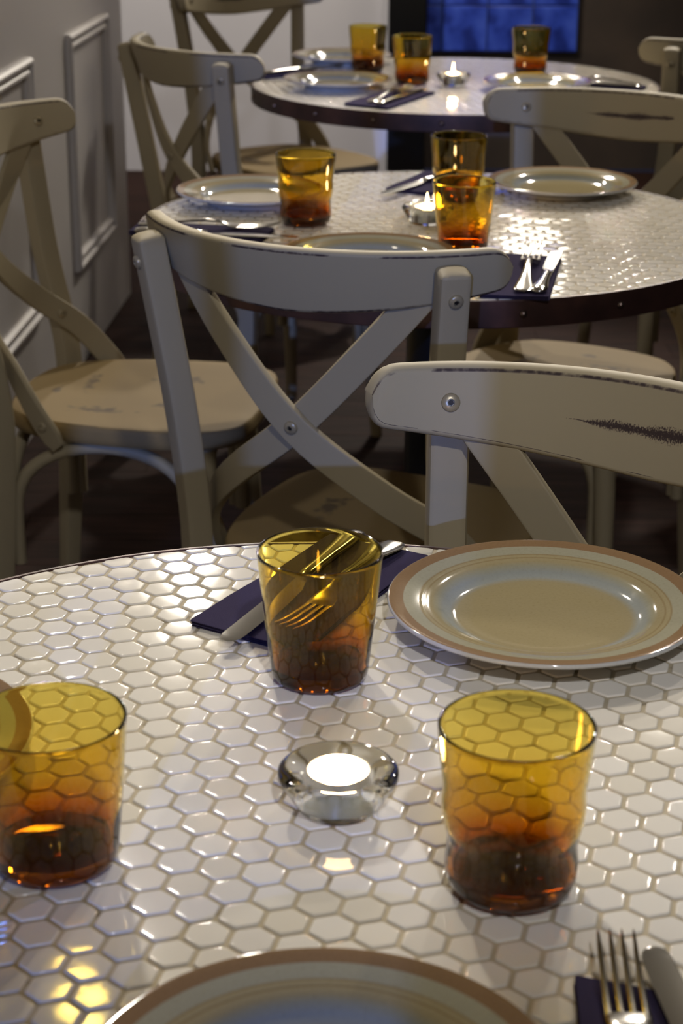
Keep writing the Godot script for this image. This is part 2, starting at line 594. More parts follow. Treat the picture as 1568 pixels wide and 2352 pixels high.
func make_table(label: String, cx: float, cz: float, R: float, lat: Vector3, singles: int, order_label: String) -> void:
	var t := thing("round_table", label, "table", Vector3(cx, 0, cz), 0.0, "round mosaic-topped tables")
	var y0 := TH - 0.0009
	part(t, "tabletop", G().lathe([Vector2(0, TH - 0.034), Vector2(R - 0.004, TH - 0.034), Vector2(R - 0.004, y0), Vector2(0, y0)], 96, [], Vector3.ZERO, false).mesh(35), M.grout)
	var band := part(t, "edge_band", G().lathe([Vector2(R - 0.0035, TH - 0.036), Vector2(R, TH - 0.036), Vector2(R + 0.001, TH - 0.034), Vector2(R + 0.001, TH - 0.001), Vector2(R, TH + 0.0005), Vector2(R - 0.0025, TH + 0.0005), Vector2(R - 0.0035, TH - 0.001), Vector2(R - 0.0035, TH - 0.036)], 96, [], Vector3.ZERO, false).mesh(35), M.band)
	var st := G().lathe([Vector2(0, 0.0045), Vector2(0.0025, 0.004), Vector2(0.0045, 0.0022), Vector2(0.0055, 0.0), Vector2(0.0055, -0.002), Vector2(0, -0.002)], 12, [], Vector3.ZERO, false).mesh(60)
	for i in 20:
		var a := TAU * (i + 0.35) / 20
		var s := part(band, "stud", st, M.stud)
		aim(s, Vector3(cos(a) * (R + 0.001), TH - 0.018, sin(a) * (R + 0.001)), Vector3(cos(a), 0, sin(a)))
	part(t, "pedestal", G().lathe([Vector2(0, 0.03), Vector2(0.055, 0.03), Vector2(0.05, 0.05), Vector2(0.042, 0.07), Vector2(0.042, 0.66), Vector2(0.06, 0.69), Vector2(0.06, TH - 0.034), Vector2(0, TH - 0.034)], 32, [], Vector3.ZERO, false).mesh(35), M.iron)
	part(t, "base_plate", G().lathe([Vector2(0, 0), Vector2(0.140, 0), Vector2(0.145, 0.006), Vector2(0.140, 0.014), Vector2(0.09, 0.028), Vector2(0.05, 0.034), Vector2(0, 0.034)], 48, [], Vector3.ZERO, false).mesh(35), M.iron)
	# mosaic: hexagons on a lattice (lat = a lattice point and its turn), cut at the rim
	var e1 := Vector2(cos(lat.z), sin(lat.z)) * PITCH
	var e2 := Vector2(cos(lat.z + PI / 3), sin(lat.z + PI / 3)) * PITCH
	var hexp := hexagon((PITCH - 0.0026) / sqrt(3.0), lat.z + PI / 6)
	var fine := singles > 0
	var full := tile_geo(hexp, fine)
	var fullm := full.mesh(75)
	var disc := PackedVector2Array()
	for i in 96: disc.append(Vector2(cos(TAU * i / 96), sin(TAU * i / 96)) * (R - 0.0045))
	var list := []
	var off := Vector2(lat.x - cx, lat.y - cz)
	for i in range(-60, 61):
		for j in range(-60, 61):
			var p := off + e1 * i + e2 * j
			if p.length() > R + 0.01: continue
			var vx: float = p.x + cx
			var dz: float = -(p.y + cz)
			var seen: bool = dz > 0.72 and absf(vx) < dz * 0.205 + 0.06
			list.append([p, dz if seen else dz + 100.0])
	list.sort_custom(func(a, b): return a[1] < b[1])
	var rest := [SurfaceTool.new(), SurfaceTool.new()]
	var some := [0, 0]
	for k in 2: rest[k].begin(Mesh.PRIMITIVE_TRIANGLES)
	var count := 0
	for item in list:
		var p: Vector2 = item[0]
		var g := full
		var m := fullm
		if p.length() > R - 0.0045 - PITCH * 0.6:
			var moved := PackedVector2Array()
			for q in hexp: moved.append(q + p)
			var cut := Geometry2D.intersect_polygons(moved, disc)
			if cut.is_empty(): continue
			var area := 0.0
			for k in cut[0].size(): area += cut[0][k].cross(cut[0][(k + 1) % cut[0].size()]) * 0.5
			if absf(area) < 2.5e-5: continue
			var back := PackedVector2Array()
			for q in cut[0]: back.append(q - p)
			g = tile_geo(back, fine)
			m = null
		var tilt := Basis(Vector3(rng.randfn(), 0, rng.randfn()).normalized(), deg_to_rad(rng.randfn() * 0.55))
		var x := Transform3D(tilt, Vector3(p.x, y0 + rng.randf() * 0.0003, p.y))
		var shade: int = rng.randi() % M.tiles.size()
		if count < singles:
			var o := part_fast(t, "tile", m if m else g.mesh(75), M.tiles[shade], count)
			o.transform = x
			count += 1
		else:
			rest[shade % 2].append_from(m if m else g.mesh(75), 0, x)
			some[shade % 2] += 1
	for k in 2:
		if some[k]:
			var o := part(t, "tiles", rest[k].commit(), M.tiles[k])
			o.set_meta("kind", "stuff")

func part_fast(parent: Node, called: String, mesh: Mesh, m: Material, n: int) -> MeshInstance3D:
	var o := MeshInstance3D.new()
	o.name = called if n == 0 else "%s_%03d" % [called, n]
	o.mesh = mesh
	o.material_override = m
	parent.add_child(o)
	return o

# ------------------------------------------------------------------ tableware
const RIMC := Vector3(166, 128, 88)
func plate_mesh() -> Mesh:
	var clay := lin(140, 112, 82)
	var gl := lin(163, 160, 138)
	var gl2 := lin(162, 150, 115)
	var ring := lin(146, 128, 92)
	var well := lin(162, 149, 111)
	var blue := lin(160, 164, 158)
	var under := lin(192, 194, 194)
	# radius, height, colour (top side outwards-in, then the underside)
	var rows := [[0.0, 0.0060, well], [0.030, 0.0060, well], [0.055, 0.0062, well], [0.066, 0.0066, gl2], [0.072, 0.0078, blue], [0.077, 0.0105, blue], [0.0815, 0.0138, gl], [0.086, 0.0156, gl2], [0.0900, 0.0166, gl2], [0.0912, 0.0166, ring], [0.0924, 0.0171, gl2], [0.0945, 0.0175, gl2], [0.0957, 0.0175, ring], [0.0969, 0.0180, gl], [0.1040, 0.0192, gl], [0.1074, 0.0198, gl], [0.1079, 0.0199, clay], [0.1130, 0.0208, clay], [0.1170, 0.0214, clay], [0.1186, 0.0213, clay], [0.1190, 0.0211, under], [0.1198, 0.0203, under], [0.1200, 0.0190, under], [0.1190, 0.0177, under], [0.105, 0.0155, under], [0.088, 0.0110, under], [0.078, 0.0075, under], [0.0735, 0.0050, under], [0.0725, 0.0004, under], [0.0715, 0.0, clay], [0.0680, 0.0, clay], [0.0670, 0.0020, under], [0.0, 0.0022, under]]
	var prof := []
	var cols := []
	for r in rows:
		prof.append(Vector2(r[0], r[1]))
		cols.append(r[2])
	return G().lathe(prof, 96, cols, Vector3.ZERO, false).mesh(50, true)

# wave: 0 straight and tapered, 1 with the moulded waist
func glass_mesh(H: float, R: float, rb: float, wave: float, bow: float) -> Mesh:
	var prof := []
	var cols := []
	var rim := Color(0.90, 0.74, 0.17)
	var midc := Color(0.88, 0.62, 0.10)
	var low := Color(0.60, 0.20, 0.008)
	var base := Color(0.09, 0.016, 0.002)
	var N := 30
	var waist := [Vector2(0.0, 0.0305), Vector2(0.02, 0.0338), Vector2(0.06, 0.0366), Vector2(0.11, 0.0382), Vector2(0.18, 0.0385), Vector2(0.26, 0.0377), Vector2(0.33, 0.0376), Vector2(0.40, 0.0394), Vector2(0.51, 0.0411), Vector2(0.625, 0.0408), Vector2(0.77, 0.0424), Vector2(1.0, 0.0445)]
	var radius := func(k: float) -> float:            # k from 0 (base) to 1 (rim)
		var r := lerpf(rb, R, pow(k, bow))
		if k < 0.06: r -= 0.0035 * pow(1.0 - k / 0.06, 2)
		var q := waist.size() - 2
		while q > 0 and k < waist[q].x: q -= 1
		var a: Vector2 = waist[q]
		var b: Vector2 = waist[q + 1]
		var pre: Vector2 = waist[maxi(q - 1, 0)]
		var post: Vector2 = waist[mini(q + 2, waist.size() - 1)]
		var f := clampf((k - a.x) / (b.x - a.x), 0.0, 1.0)
		var w := cubic_interpolate_in_time(a.y, b.y, pre.y, post.y, f, b.x - a.x, minf(pre.x - a.x, -0.0001) if pre.x < a.x else -0.02, post.x - a.x if post.x > b.x else b.x - a.x + 0.1)
		return lerpf(r, w, wave)
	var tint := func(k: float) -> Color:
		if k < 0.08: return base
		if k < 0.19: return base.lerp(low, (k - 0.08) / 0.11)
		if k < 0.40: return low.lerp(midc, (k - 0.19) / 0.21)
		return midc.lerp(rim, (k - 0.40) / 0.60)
	prof.append(Vector2(0, 0.0008))
	cols.append(base)
	prof.append(Vector2(rb - 0.008, 0.0004))
	cols.append(base)
	for i in N + 1:
		var k := float(i) / N
		prof.append(Vector2(radius.call(k), maxf(0.0002, k * H)))
		cols.append(tint.call(k))
	prof.append(Vector2(radius.call(1.0) - 0.0005, H + 0.0006))
	cols.append(rim)
	prof.append(Vector2(radius.call(1.0) - 0.0013, H + 0.0006))
	cols.append(rim)
	for i in range(N, -1, -1):
		var k := lerpf(0.13, 1.0, float(i) / N)
		prof.append(Vector2(radius.call(k) - lerpf(0.0034, 0.0018, clampf((k - 0.1) / 0.3, 0, 1)), k * H))
		cols.append(tint.call(k))
	prof.append(Vector2(rb - 0.009, 0.105 * H))
	cols.append(base)
	prof.append(Vector2(0, 0.10 * H))
	cols.append(base)
	return G().lathe(prof, 72, cols, Vector3.ZERO, false).mesh(60, true)

func glass(label: String, x: float, z: float, mesh: Mesh, turn := 0.0) -> void:
	var o := part(self, "amber_glass", mesh, M.glass)
	o.position = Vector3(x, TH + 0.0006, z)
	o.rotation.y = turn
	tag(o, label, "glass", "amber glass tumblers")

func plate(label: String, x: float, z: float, mesh: Mesh) -> void:
	var o := part(self, "plate", mesh, M.plate)
	o.position = Vector3(x, TH + 0.0006, z)
	tag(o, label, "plate", "stoneware plates")

func napkin(label: String, pts: Array, layers := 4) -> void:
	var g := G()
	var mid := Vector2.ZERO
	for p in pts: mid += Vector2(p[0], p[1]) / pts.size()
	for k in layers:
		var y := 0.0008 + 0.0014 * k
		var ring := []
		var grow := 1.0 - 0.004 * rng.randf() * k
		var sh := Vector2(rng.randf_range(-1, 1), rng.randf_range(-1, 1)) * 0.0012
		var poly := []
		for i in pts.size():
			var a := Vector2(pts[i][0], pts[i][1])
			var b := Vector2(pts[(i + 1) % pts.size()][0], pts[(i + 1) % pts.size()][1])
			for j in 5:
				var q := a.lerp(b, [0.015, 0.25, 0.5, 0.75, 0.985][j]) - mid
				poly.append(q * grow + sh)
		for s in [[0.992, -0.0005], [1.0, 0.0], [0.994, 0.0005]]:
			var r := PackedVector3Array()
			for i in poly.size():
				var q: Vector2 = poly[i] * s[0]
				var lift := 0.0004 * k * sin(i * 1.3 + k)
				r.append(Vector3(q.x, y + s[1] + maxf(0.0, lift), q.y))
			ring.append(r)
		g.loft(ring)
	var o := part(self, "napkin", g.mesh(40), M.napkin)
	o.position = Vector3(mid.x, TH, mid.y)
	tag(o, label, "napkin", "folded navy napkins")

# flat-ware is modelled along -z from the handle's end at the origin; rows are [distance, half width, half thickness, height]
func bar(rows: Array, x0 := 0.0, flat := 0.55) -> Geo:
	var rings := []
	for i in rows.size():
		var r: Array = rows[i]
		var s := PackedVector3Array()
		for k in 12:
			var a := TAU * k / 12
			s.append(Vector3(x0 + r[1] * signf(cos(a)) * pow(absf(cos(a)), 0.8), r[3] + r[2] * sin(a), -r[0]))
		rings.append(s)
	return G().loft(rings)

var fork_handle: Mesh
var fork_tines := []
var knife_handle: Mesh
var knife_blade: Mesh
func make_cutlery() -> void:
	fork_handle = bar([[0.0, 0.003, 0.0008, 0.0022], [0.002, 0.0085, 0.0014, 0.0022], [0.008, 0.0112, 0.0017, 0.0024], [0.018, 0.0108, 0.0018, 0.003], [0.04, 0.0075, 0.0019, 0.005], [0.07, 0.0048, 0.0020, 0.008], [0.10, 0.0034, 0.0022, 0.011], [0.120, 0.0036, 0.0020, 0.010], [0.128, 0.0070, 0.0014, 0.0075], [0.136, 0.0108, 0.0011, 0.0050], [0.144, 0.0118, 0.0010, 0.0036], [0.150, 0.0120, 0.0010, 0.0032]]).mesh(50)
	for k in 4:
		var x := (k - 1.5) * 0.0064
		fork_tines.append(bar([[0.148, 0.0021, 0.0010, 0.0032], [0.165, 0.0019, 0.0010, 0.0034], [0.184, 0.0017, 0.0009, 0.0050], [0.200, 0.0014, 0.0008, 0.0078], [0.210, 0.0009, 0.0006, 0.0106], [0.214, 0.0003, 0.0003, 0.0116]], x).mesh(50))
	knife_handle = bar([[0.0, 0.004, 0.0015, 0.0040], [0.002, 0.0085, 0.0032, 0.0042], [0.010, 0.0108, 0.0042, 0.0046], [0.022, 0.0104, 0.0043, 0.0046], [0.05, 0.0078, 0.0040, 0.0046], [0.08, 0.0062, 0.0038, 0.0046], [0.098, 0.0066, 0.0040, 0.0046], [0.104, 0.0058, 0.0034, 0.0044], [0.108, 0.0044, 0.0024, 0.0042]]).mesh(50)
	var rows := []
	for r in [[0.106, -0.004, 0.0046, 0.0018], [0.116, -0.0055, 0.0060, 0.0014], [0.130, -0.0095, 0.0066, 0.0011], [0.160, -0.0105, 0.0068, 0.0010], [0.195, -0.0105, 0.0068, 0.0009], [0.222, -0.0104, 0.0068, 0.0009], [0.231, -0.0098, 0.0066, 0.0008], [0.2365, -0.0080, 0.0056, 0.0008], [0.2395, -0.0056, 0.0034, 0.0006], [0.2405, -0.0030, 0.0008, 0.0005]]:
		var s := PackedVector3Array()
		var w: float = r[3]
		var l: float = r[1]
		var h: float = r[2]
		s.append_array([Vector3(l, 0.0038, -r[0]), Vector3(lerpf(l, h, 0.5), 0.0038 + w * 0.7, -r[0]), Vector3(h - 0.0006, 0.0038 + w, -r[0]), Vector3(h, 0.0038 + w * 0.6, -r[0]), Vector3(h, 0.0038 - w * 0.6, -r[0]), Vector3(h - 0.0006, 0.0038 - w, -r[0]), Vector3(lerpf(l, h, 0.5), 0.0038 - w * 0.7, -r[0])])
		rows.append(s)
	knife_blade = G().loft(rows).mesh(30)

func lay(o: Node3D, hx: float, hz: float, tx: float, tz: float, y: float) -> void:
	o.position = Vector3(hx, TH + y, hz)
	o.rotation.y = atan2(-(tx - hx), -(tz - hz))

func fork(label: String, hx: float, hz: float, tx: float, tz: float, size := 1.0, y := 0.0068) -> void:
	var o := thing("fork", label, "fork", Vector3.ZERO, 0.0, "steel forks")
	part(o, "handle", fork_handle, M.steel)
	for k in 4: part(o, "tine", fork_tines[k], M.steel)
	lay(o, hx, hz, tx, tz, y)
	o.scale = Vector3.ONE * size

func knife(label: String, hx: float, hz: float, tx: float, tz: float, y := 0.0060) -> void:
	var o := thing("table_knife", label, "knife", Vector3.ZERO, 0.0, "steel table knives")
	part(o, "handle", knife_handle, M.steel)
	part(o, "blade", knife_blade, M.steel)
	lay(o, hx, hz, tx, tz, y)

func candle(where: String, x: float, z: float, power: float, tall: float) -> void:
	var h := part(self, "candle_holder", G().lathe([Vector2(0, 0.0004), Vector2(0.024, 0.0002), Vector2(0.0258, 0.0010), Vector2(0.0276, 0.0045), Vector2(0.0315, 0.0115), Vector2(0.0358, 0.0180), Vector2(0.0378, 0.0222), Vector2(0.0376, 0.0252), Vector2(0.0358, 0.0270), Vector2(0.0318, 0.0268), Vector2(0.0250, 0.0248), Vector2(0.0216, 0.0205), Vector2(0.0204, 0.0120), Vector2(0.0202, 0.0042), Vector2(0, 0.0036)], 64, [], Vector3.ZERO, false).mesh(60), M.clear)
	h.position = Vector3(x, TH + 0.0006, z)
	tag(h, "round clear glass tealight holder " + where, "candle holder", "clear glass candle holders")
	var t := thing("tealight_candle", "lit white tealight candle " + where, "candle", Vector3(x, TH + 0.0048, z), 0.0, "lit tealights")
	part(t, "cup", G().lathe([Vector2(0, 0.0), Vector2(0.0190, 0.0), Vector2(0.0195, 0.0008), Vector2(0.0195, 0.0212), Vector2(0.0199, 0.0218), Vector2(0.0193, 0.0218), Vector2(0.0190, 0.0206), Vector2(0.0190, 0.002), Vector2(0, 0.002)], 40, [], Vector3.ZERO, false).mesh(40), M.tin)
	var wx := part(t, "wax", G().lathe([Vector2(0, 0.0022), Vector2(0.0188, 0.0022), Vector2(0.0188, 0.0196), Vector2(0.0178, 0.0203), Vector2(0.012, 0.0198), Vector2(0.0, 0.0196)], 40, [], Vector3.ZERO, false).mesh(40), M.wax if tall < 0.012 else M.waxdim)
	part(wx, "wick", G().lathe([Vector2(0, 0.019), Vector2(0.0007, 0.019), Vector2(0.0005, 0.0245), Vector2(0, 0.0247)], 8, [], Vector3.ZERO, false).mesh(40), M.socket)
	part(t, "flame", G().lathe([Vector2(0, 0.0222), Vector2(0.0014, 0.0222 + 0.06 * tall), Vector2(0.0024, 0.0222 + 0.25 * tall), Vector2(0.0021, 0.0222 + 0.5 * tall), Vector2(0.0011, 0.0222 + 0.78 * tall), Vector2(0, 0.0222 + tall)], 16, [], Vector3.ZERO, false).mesh(60), M.flame)
	var l := OmniLight3D.new()
	l.name = "candle_light"
	l.light_color = Color8(255, 205, 140)
	l.light_energy = power
	l.light_size = 0.0018
	l.omni_range = 6.0
	l.omni_attenuation = 2.0
	l.shadow_enabled = true
	l.position = Vector3(0, 0.0222 + 0.35 * tall, 0)
	t.add_child(l)

# ------------------------------------------------------------------ room fittings
func spot_lamp(label: String, pos: Vector3, target: Vector3, energy: float, cone: float, tint := Color8(255, 245, 230)) -> void:
	# a can on a short stem under the ceiling, turned towards what it lights
	var o := thing("ceiling_spotlight", label, "spotlight", pos, 0.0, "ceiling spotlights")
	var d := (target - pos).normalized()
	var x := d.cross(Vector3(0.01, 1, 0.02)).normalized()
	var b := Basis(x, -d, x.cross(-d))
	part(o, "stem", G().lathe([Vector2(0, 0.02), Vector2(0.008, 0.02), Vector2(0.008, 2.63 - pos.y), Vector2(0, 2.63 - pos.y)], 12, [], Vector3.ZERO, false).mesh(40), M.black)
	var c := part(o, "can", G().lathe([Vector2(0.072, -0.02), Vector2(0.076, -0.02), Vector2(0.076, 0.10), Vector2(0.06, 0.125), Vector2(0, 0.125), Vector2(0, 0.02), Vector2(0.072, 0.01), Vector2(0.072, -0.02)], 36, [], Vector3.ZERO, false).mesh(40), M.black)
	c.basis = b
	var f := part(o, "lamp_face", G().lathe([Vector2(0, -0.012), Vector2(0.04, -0.010), Vector2(0.070, -0.004), Vector2(0.0715, 0.004), Vector2(0, 0.006)], 36, [], Vector3.ZERO, false).mesh(40), M.lamp)
	f.basis = b
	var l := SpotLight3D.new()
	l.name = "lamp_light"
	l.light_color = tint
	l.light_energy = energy
	l.light_size = 0.05
	l.spot_angle = cone
	l.spot_angle_attenuation = 0.5
	l.spot_range = 14.0
	l.spot_attenuation = 2.0
	l.shadow_enabled = true
	o.add_child(l)
	l.basis = Basis(x, x.cross(d) * -1.0, -d) if false else Basis.looking_at(d, Vector3(0.01, 1, 0.02))
	l.position = d * 0.075

func moulding_frame(parent: Node3D, z0: float, z1: float, y0: float, y1: float) -> void:
	# sticks of a stepped profile, mitred at the corners, standing on the wall's face x = 0 (wall's own axes)
	var prof := [[0.0, 0.0], [0.0, 0.010], [0.006, 0.017], [0.012, 0.017], [0.016, 0.008], [0.024, 0.008], [0.028, 0.013], [0.034, 0.013], [0.040, 0.004], [0.040, 0.0]]
	var cs := [Vector2(z0, y0), Vector2(z1, y0), Vector2(z1, y1), Vector2(z0, y1)]
	var mid := Vector2((z0 + z1) / 2, (y0 + y1) / 2)
	for i in 4:
		var rings := []
		for c in [cs[i], cs[(i + 1) % 4]]:
			var d := Vector2(signf(mid.x - c.x), signf(mid.y - c.y))
			var r := PackedVector3Array()
			for p in prof: r.append(Vector3(p[1], c.y + d.y * p[0], c.x + d.x * p[0]))
			rings.append(r)
		part(parent, "moulding", G().loft(rings).mesh(30), M.wall)

func plain(n: String, a: Vector3, b: Vector3, m: Material, label: String, cat: String) -> MeshInstance3D:
	return struct(n, G().box(a, b).mesh(20), m, label, cat)

func _ready() -> void:
	rng.seed = 20
	# camera
	var cam := Camera3D.new()
	cam.name = "camera"
	add_child(cam)
	cam.keep_aspect = Camera3D.KEEP_HEIGHT
	cam.transform = Transform3D(Basis(Vector3.RIGHT, -0.364076) * Basis(Vector3.BACK, 0.0058207), CAM)
	var at := CameraAttributesPhysical.new()
	at.frustum_focal_length = 43.55
	at.exposure_aperture = 7.2
	at.frustum_focus_distance = 1.62
	at.frustum_near = 0.05
	at.frustum_far = 100.0
	cam.attributes = at
	cam.near = 0.05
	cam.fov = 30.8037
	cam.current = true
	# sky, sun, exposure
	var env := Environment.new()
	env.background_mode = Environment.BG_SKY
	var sky := Sky.new()
	var sm := ProceduralSkyMaterial.new()
	sm.sky_top_color = Color(0.16, 0.25, 0.55)
	sm.sky_horizon_color = Color(0.40, 0.50, 0.80)
	sm.ground_bottom_color = Color(0.10, 0.11, 0.16)
	sm.ground_horizon_color = Color(0.22, 0.26, 0.40)
	sm.sky_energy_multiplier = 0.9
	sm.sun_angle_max = 1.0
	sky.sky_material = sm
	env.sky = sky
	env.tonemap_mode = Environment.TONE_MAPPER_LINEAR
	env.tonemap_exposure = 1.0
	env.sdfgi_enabled = true
	env.ssao_enabled = true
	env.ssil_enabled = true
	var we := WorldEnvironment.new()
	we.name = "environment"
	we.environment = env
	add_child(we)
	var sun := DirectionalLight3D.new()
	sun.name = "sun"
	sun.light_color = Color(0.50, 0.63, 1.0)
	sun.light_energy = 0.42
	sun.light_angular_distance = 0.5
	sun.shadow_enabled = true
	add_child(sun)
	sun.look_at_from_position(Vector3.ZERO, Vector3(0.12, -0.24, -1.0))
	make_materials()
	room()
	furniture()
	settings()

func room() -> void:
	# floor boards
	var fl := plain("floor", Vector3(-3.0, -0.12, -7.3), Vector3(3.2, -0.012, 1.4), M.subfloor, "dark brown wooden floor of narrow boards", "floor")
	var n := 0
	var shapes := {}
	var z := -7.25
	while z < 1.3:
		var x := -2.9 + rng.randf() * 0.8
		while x < 3.0:
			var w: float = [0.9, 1.2, 1.5][rng.randi() % 3]
			if z < -1.2 and z > -7.3 and x + w > -0.9 and x < 1.7:
				if not shapes.has(w): shapes[w] = G().box(Vector3(0.0003, -0.012, 0.0003), Vector3(w - 0.0003, 0.0, 0.1297), 0.0008).mesh(30)
				var o := part_fast(fl, "plank", shapes[w], M.planks[rng.randi() % 3], n)
				o.position = Vector3(x, 0, z)
				n += 1
			x += w
		z += 0.13
	plain("ceiling", Vector3(-3.0, 2.63, -7.3), Vector3(3.2, 2.75, 1.4), M.ceiling, "plain pale ceiling", "ceiling")
	# left wall with raised panel mouldings, turned slightly
	var wl := struct("wall_left", G().box(Vector3(-0.12, 0, -5.30), Vector3(0, 2.63, 1.45)).mesh(20), M.wall, "off-white panelled wall on the left", "wall")
	var turn := atan(-0.06)
	wl.transform = Transform3D(Basis(Vector3.UP, turn), Vector3(-0.665 + (-0.06) * 4.5, 0, 0))
	moulding_frame(wl, -4.53, -5.04, 0.245, 0.82)
	moulding_frame(wl, -3.32, -4.12, 0.245, 0.82)
	moulding_frame(wl, -2.10, -2.90, 0.245, 0.82)
	plain("wall_left", Vector3(-3.0, 0, -7.3), Vector3(-2.9, 2.63, -4.0), M.brown, "dark wall of the side passage", "wall")
	plain("wall_right", Vector3(3.1, 0, -7.3), Vector3(3.2, 2.63, 1.4), M.brown, "dark brown wall on the right", "wall")
	plain("wall_back", Vector3(-3.0, 0, -7.42), Vector3(3.2, 2.63, -7.3), M.brown, "dark brown back wall of the room", "wall")
	plain("wall_back", Vector3(-2.9, 0, -7.3), Vector3(0.135, 2.63, -7.22), M.wallfar, "white section of the back wall", "wall")
	plain("trim", Vector3(0.135, 0, -7.3), Vector3(0.165, 2.63, -7.205), M.wallfar, "white upright edging of the white back wall", "trim")
	var pl := part(self, "pillar", G().box(Vector3(0.165, 0, -7.3), Vector3(0.31, 2.63, -7.15), 0.01).mesh(30), M.black)
	tag(pl, "", "", "", "structure")
	# dark blue tiled panel
	var tp := thing("tile_panel", "panel of large dark blue square tiles on the back wall", "tile panel", Vector3(0.312, 0.452, -7.299))
	part(tp, "backing", G().box(Vector3(0, 0, 0), Vector3(0.578, 1.24, 0.02)).mesh(20), M.bluegrout)
	var sq := G().box(Vector3(0.002, 0.002, 0.018), Vector3(0.170, 0.170, 0.030), 0.003).mesh(30)
	for i in 7:
		for j in 4:
			var cutx := 0.060 - 0.172 + j * 0.172
			if j == 0:
				var s := part(tp, "tile", G().box(Vector3(0.002, 0.002 + i * 0.172, 0.018), Vector3(0.058, 0.170 + i * 0.172, 0.030), 0.003).mesh(30), M.bluetile)
			else:
				var s := part(tp, "tile", sq, M.bluetile)
				s.position = Vector3(cutx, i * 0.172, 0)
	# front wall behind the camera, with the street window
	var fw := G()
	var wx0 := -0.96
	var wx1 := -0.17
	fw.box(Vector3(-3.0, 0, 1.3), Vector3(wx0, 2.63, 1.42))
	fw.box(Vector3(wx1, 0, 1.3), Vector3(3.2, 2.63, 1.42))
	fw.box(Vector3(wx0, 0, 1.3), Vector3(wx1, 0.72, 1.42))
	fw.box(Vector3(wx0, 2.52, 1.3), Vector3(wx1, 2.63, 1.42))
	struct("wall_front", fw.mesh(20), M.wall, "front wall behind the viewer with the street window", "wall")
	var win := Node3D.new()
	win.name = "window_1"
	add_child(win)
	win.position = Vector3((wx0 + wx1) / 2, 0.72, 1.36)
	tag(win, "tall street window behind the viewer", "window", "", "structure")
	var hw := (wx1 - wx0) / 2
	for b in [[-hw, -hw + 0.05, 0.0, 1.8], [hw - 0.05, hw, 0.0, 1.8], [-0.02, 0.02, 0.05, 1.75]]:
		part(win, "frame_upright", G().box(Vector3(b[0], b[2], -0.03), Vector3(b[1], b[3], 0.03), 0.004).mesh(30), M.frame)
	for b in [[0.0, 0.05], [1.75, 1.80], [0.99, 1.03]]:
		part(win, "frame_rail", G().box(Vector3(-hw + 0.05, b[0], -0.028), Vector3(hw - 0.05, b[1], 0.028), 0.004).mesh(30), M.frame)
	part(win, "pane", G().box(Vector3(-hw + 0.05, 0.05, -0.002), Vector3(hw - 0.05, 1.75, 0.002)).mesh(20), M.pane)
	# lamps
	spot_lamp("black ceiling spotlight left of the middle table, turned to the near table", Vector3(-0.52, 2.48, -3.22), Vector3(-0.01, 0.75, -1.10), 2.3, 24)
	spot_lamp("black ceiling spotlight at the far left, turned to the middle table", Vector3(-0.50, 2.48, -5.65), Vector3(0.12, 0.75, -2.60), 2.2, 20)
	spot_lamp("black ceiling spotlight at the right, turned to the near table", Vector3(1.0, 2.48, -3.6), Vector3(0.02, 0.75, -1.15), 1.3, 24)
	spot_lamp("black ceiling spotlight far right, turned to the middle table", Vector3(1.1, 2.48, -5.6), Vector3(0.2, 0.75, -2.85), 4.6, 22)
	spot_lamp("black ceiling spotlight near the back wall, turned to the far table", Vector3(0.45, 2.48, -6.7), Vector3(0.25, 0.75, -4.3), 5.0, 24)
	spot_lamp("black ceiling spotlight above the viewer, turned to the chairs", Vector3(0.30, 2.48, 0.5), Vector3(0.12, 0.8, -2.3), 2.1, 25, Color8(244, 245, 252))
	spot_lamp("black ceiling spotlight left of the far table, turned to the white back wall", Vector3(-0.75, 2.48, -5.4), Vector3(-0.25, 0.55, -7.2), 3.4, 30)
	var g := thing("pendant_lamp", "white globe pendant lamp near the blue tiled panel", "lamp", Vector3(0.72, 1.80, -6.95))
	part(g, "globe", G().lathe([Vector2(0, -0.12), Vector2(0.045, -0.111), Vector2(0.085, -0.085), Vector2(0.111, -0.045), Vector2(0.12, 0), Vector2(0.111, 0.045), Vector2(0.085, 0.085), Vector2(0.045, 0.111), Vector2(0.02, 0.118), Vector2(0, 0.118)], 32, [], Vector3.ZERO, false).mesh(60), M.globe)
	part(g, "cord", G().lathe([Vector2(0, 0.115), Vector2(0.004, 0.115), Vector2(0.004, 0.83), Vector2(0, 0.83)], 8, [], Vector3.ZERO, false).mesh(40), M.black)
	var l := OmniLight3D.new()
	l.name = "globe_light"
	l.light_color = Color8(255, 238, 214)
	l.light_energy = 0.45
	l.light_size = 0.1
	l.omni_range = 12.0
	l.omni_attenuation = 2.0
	l.shadow_enabled = true
	g.add_child(l)

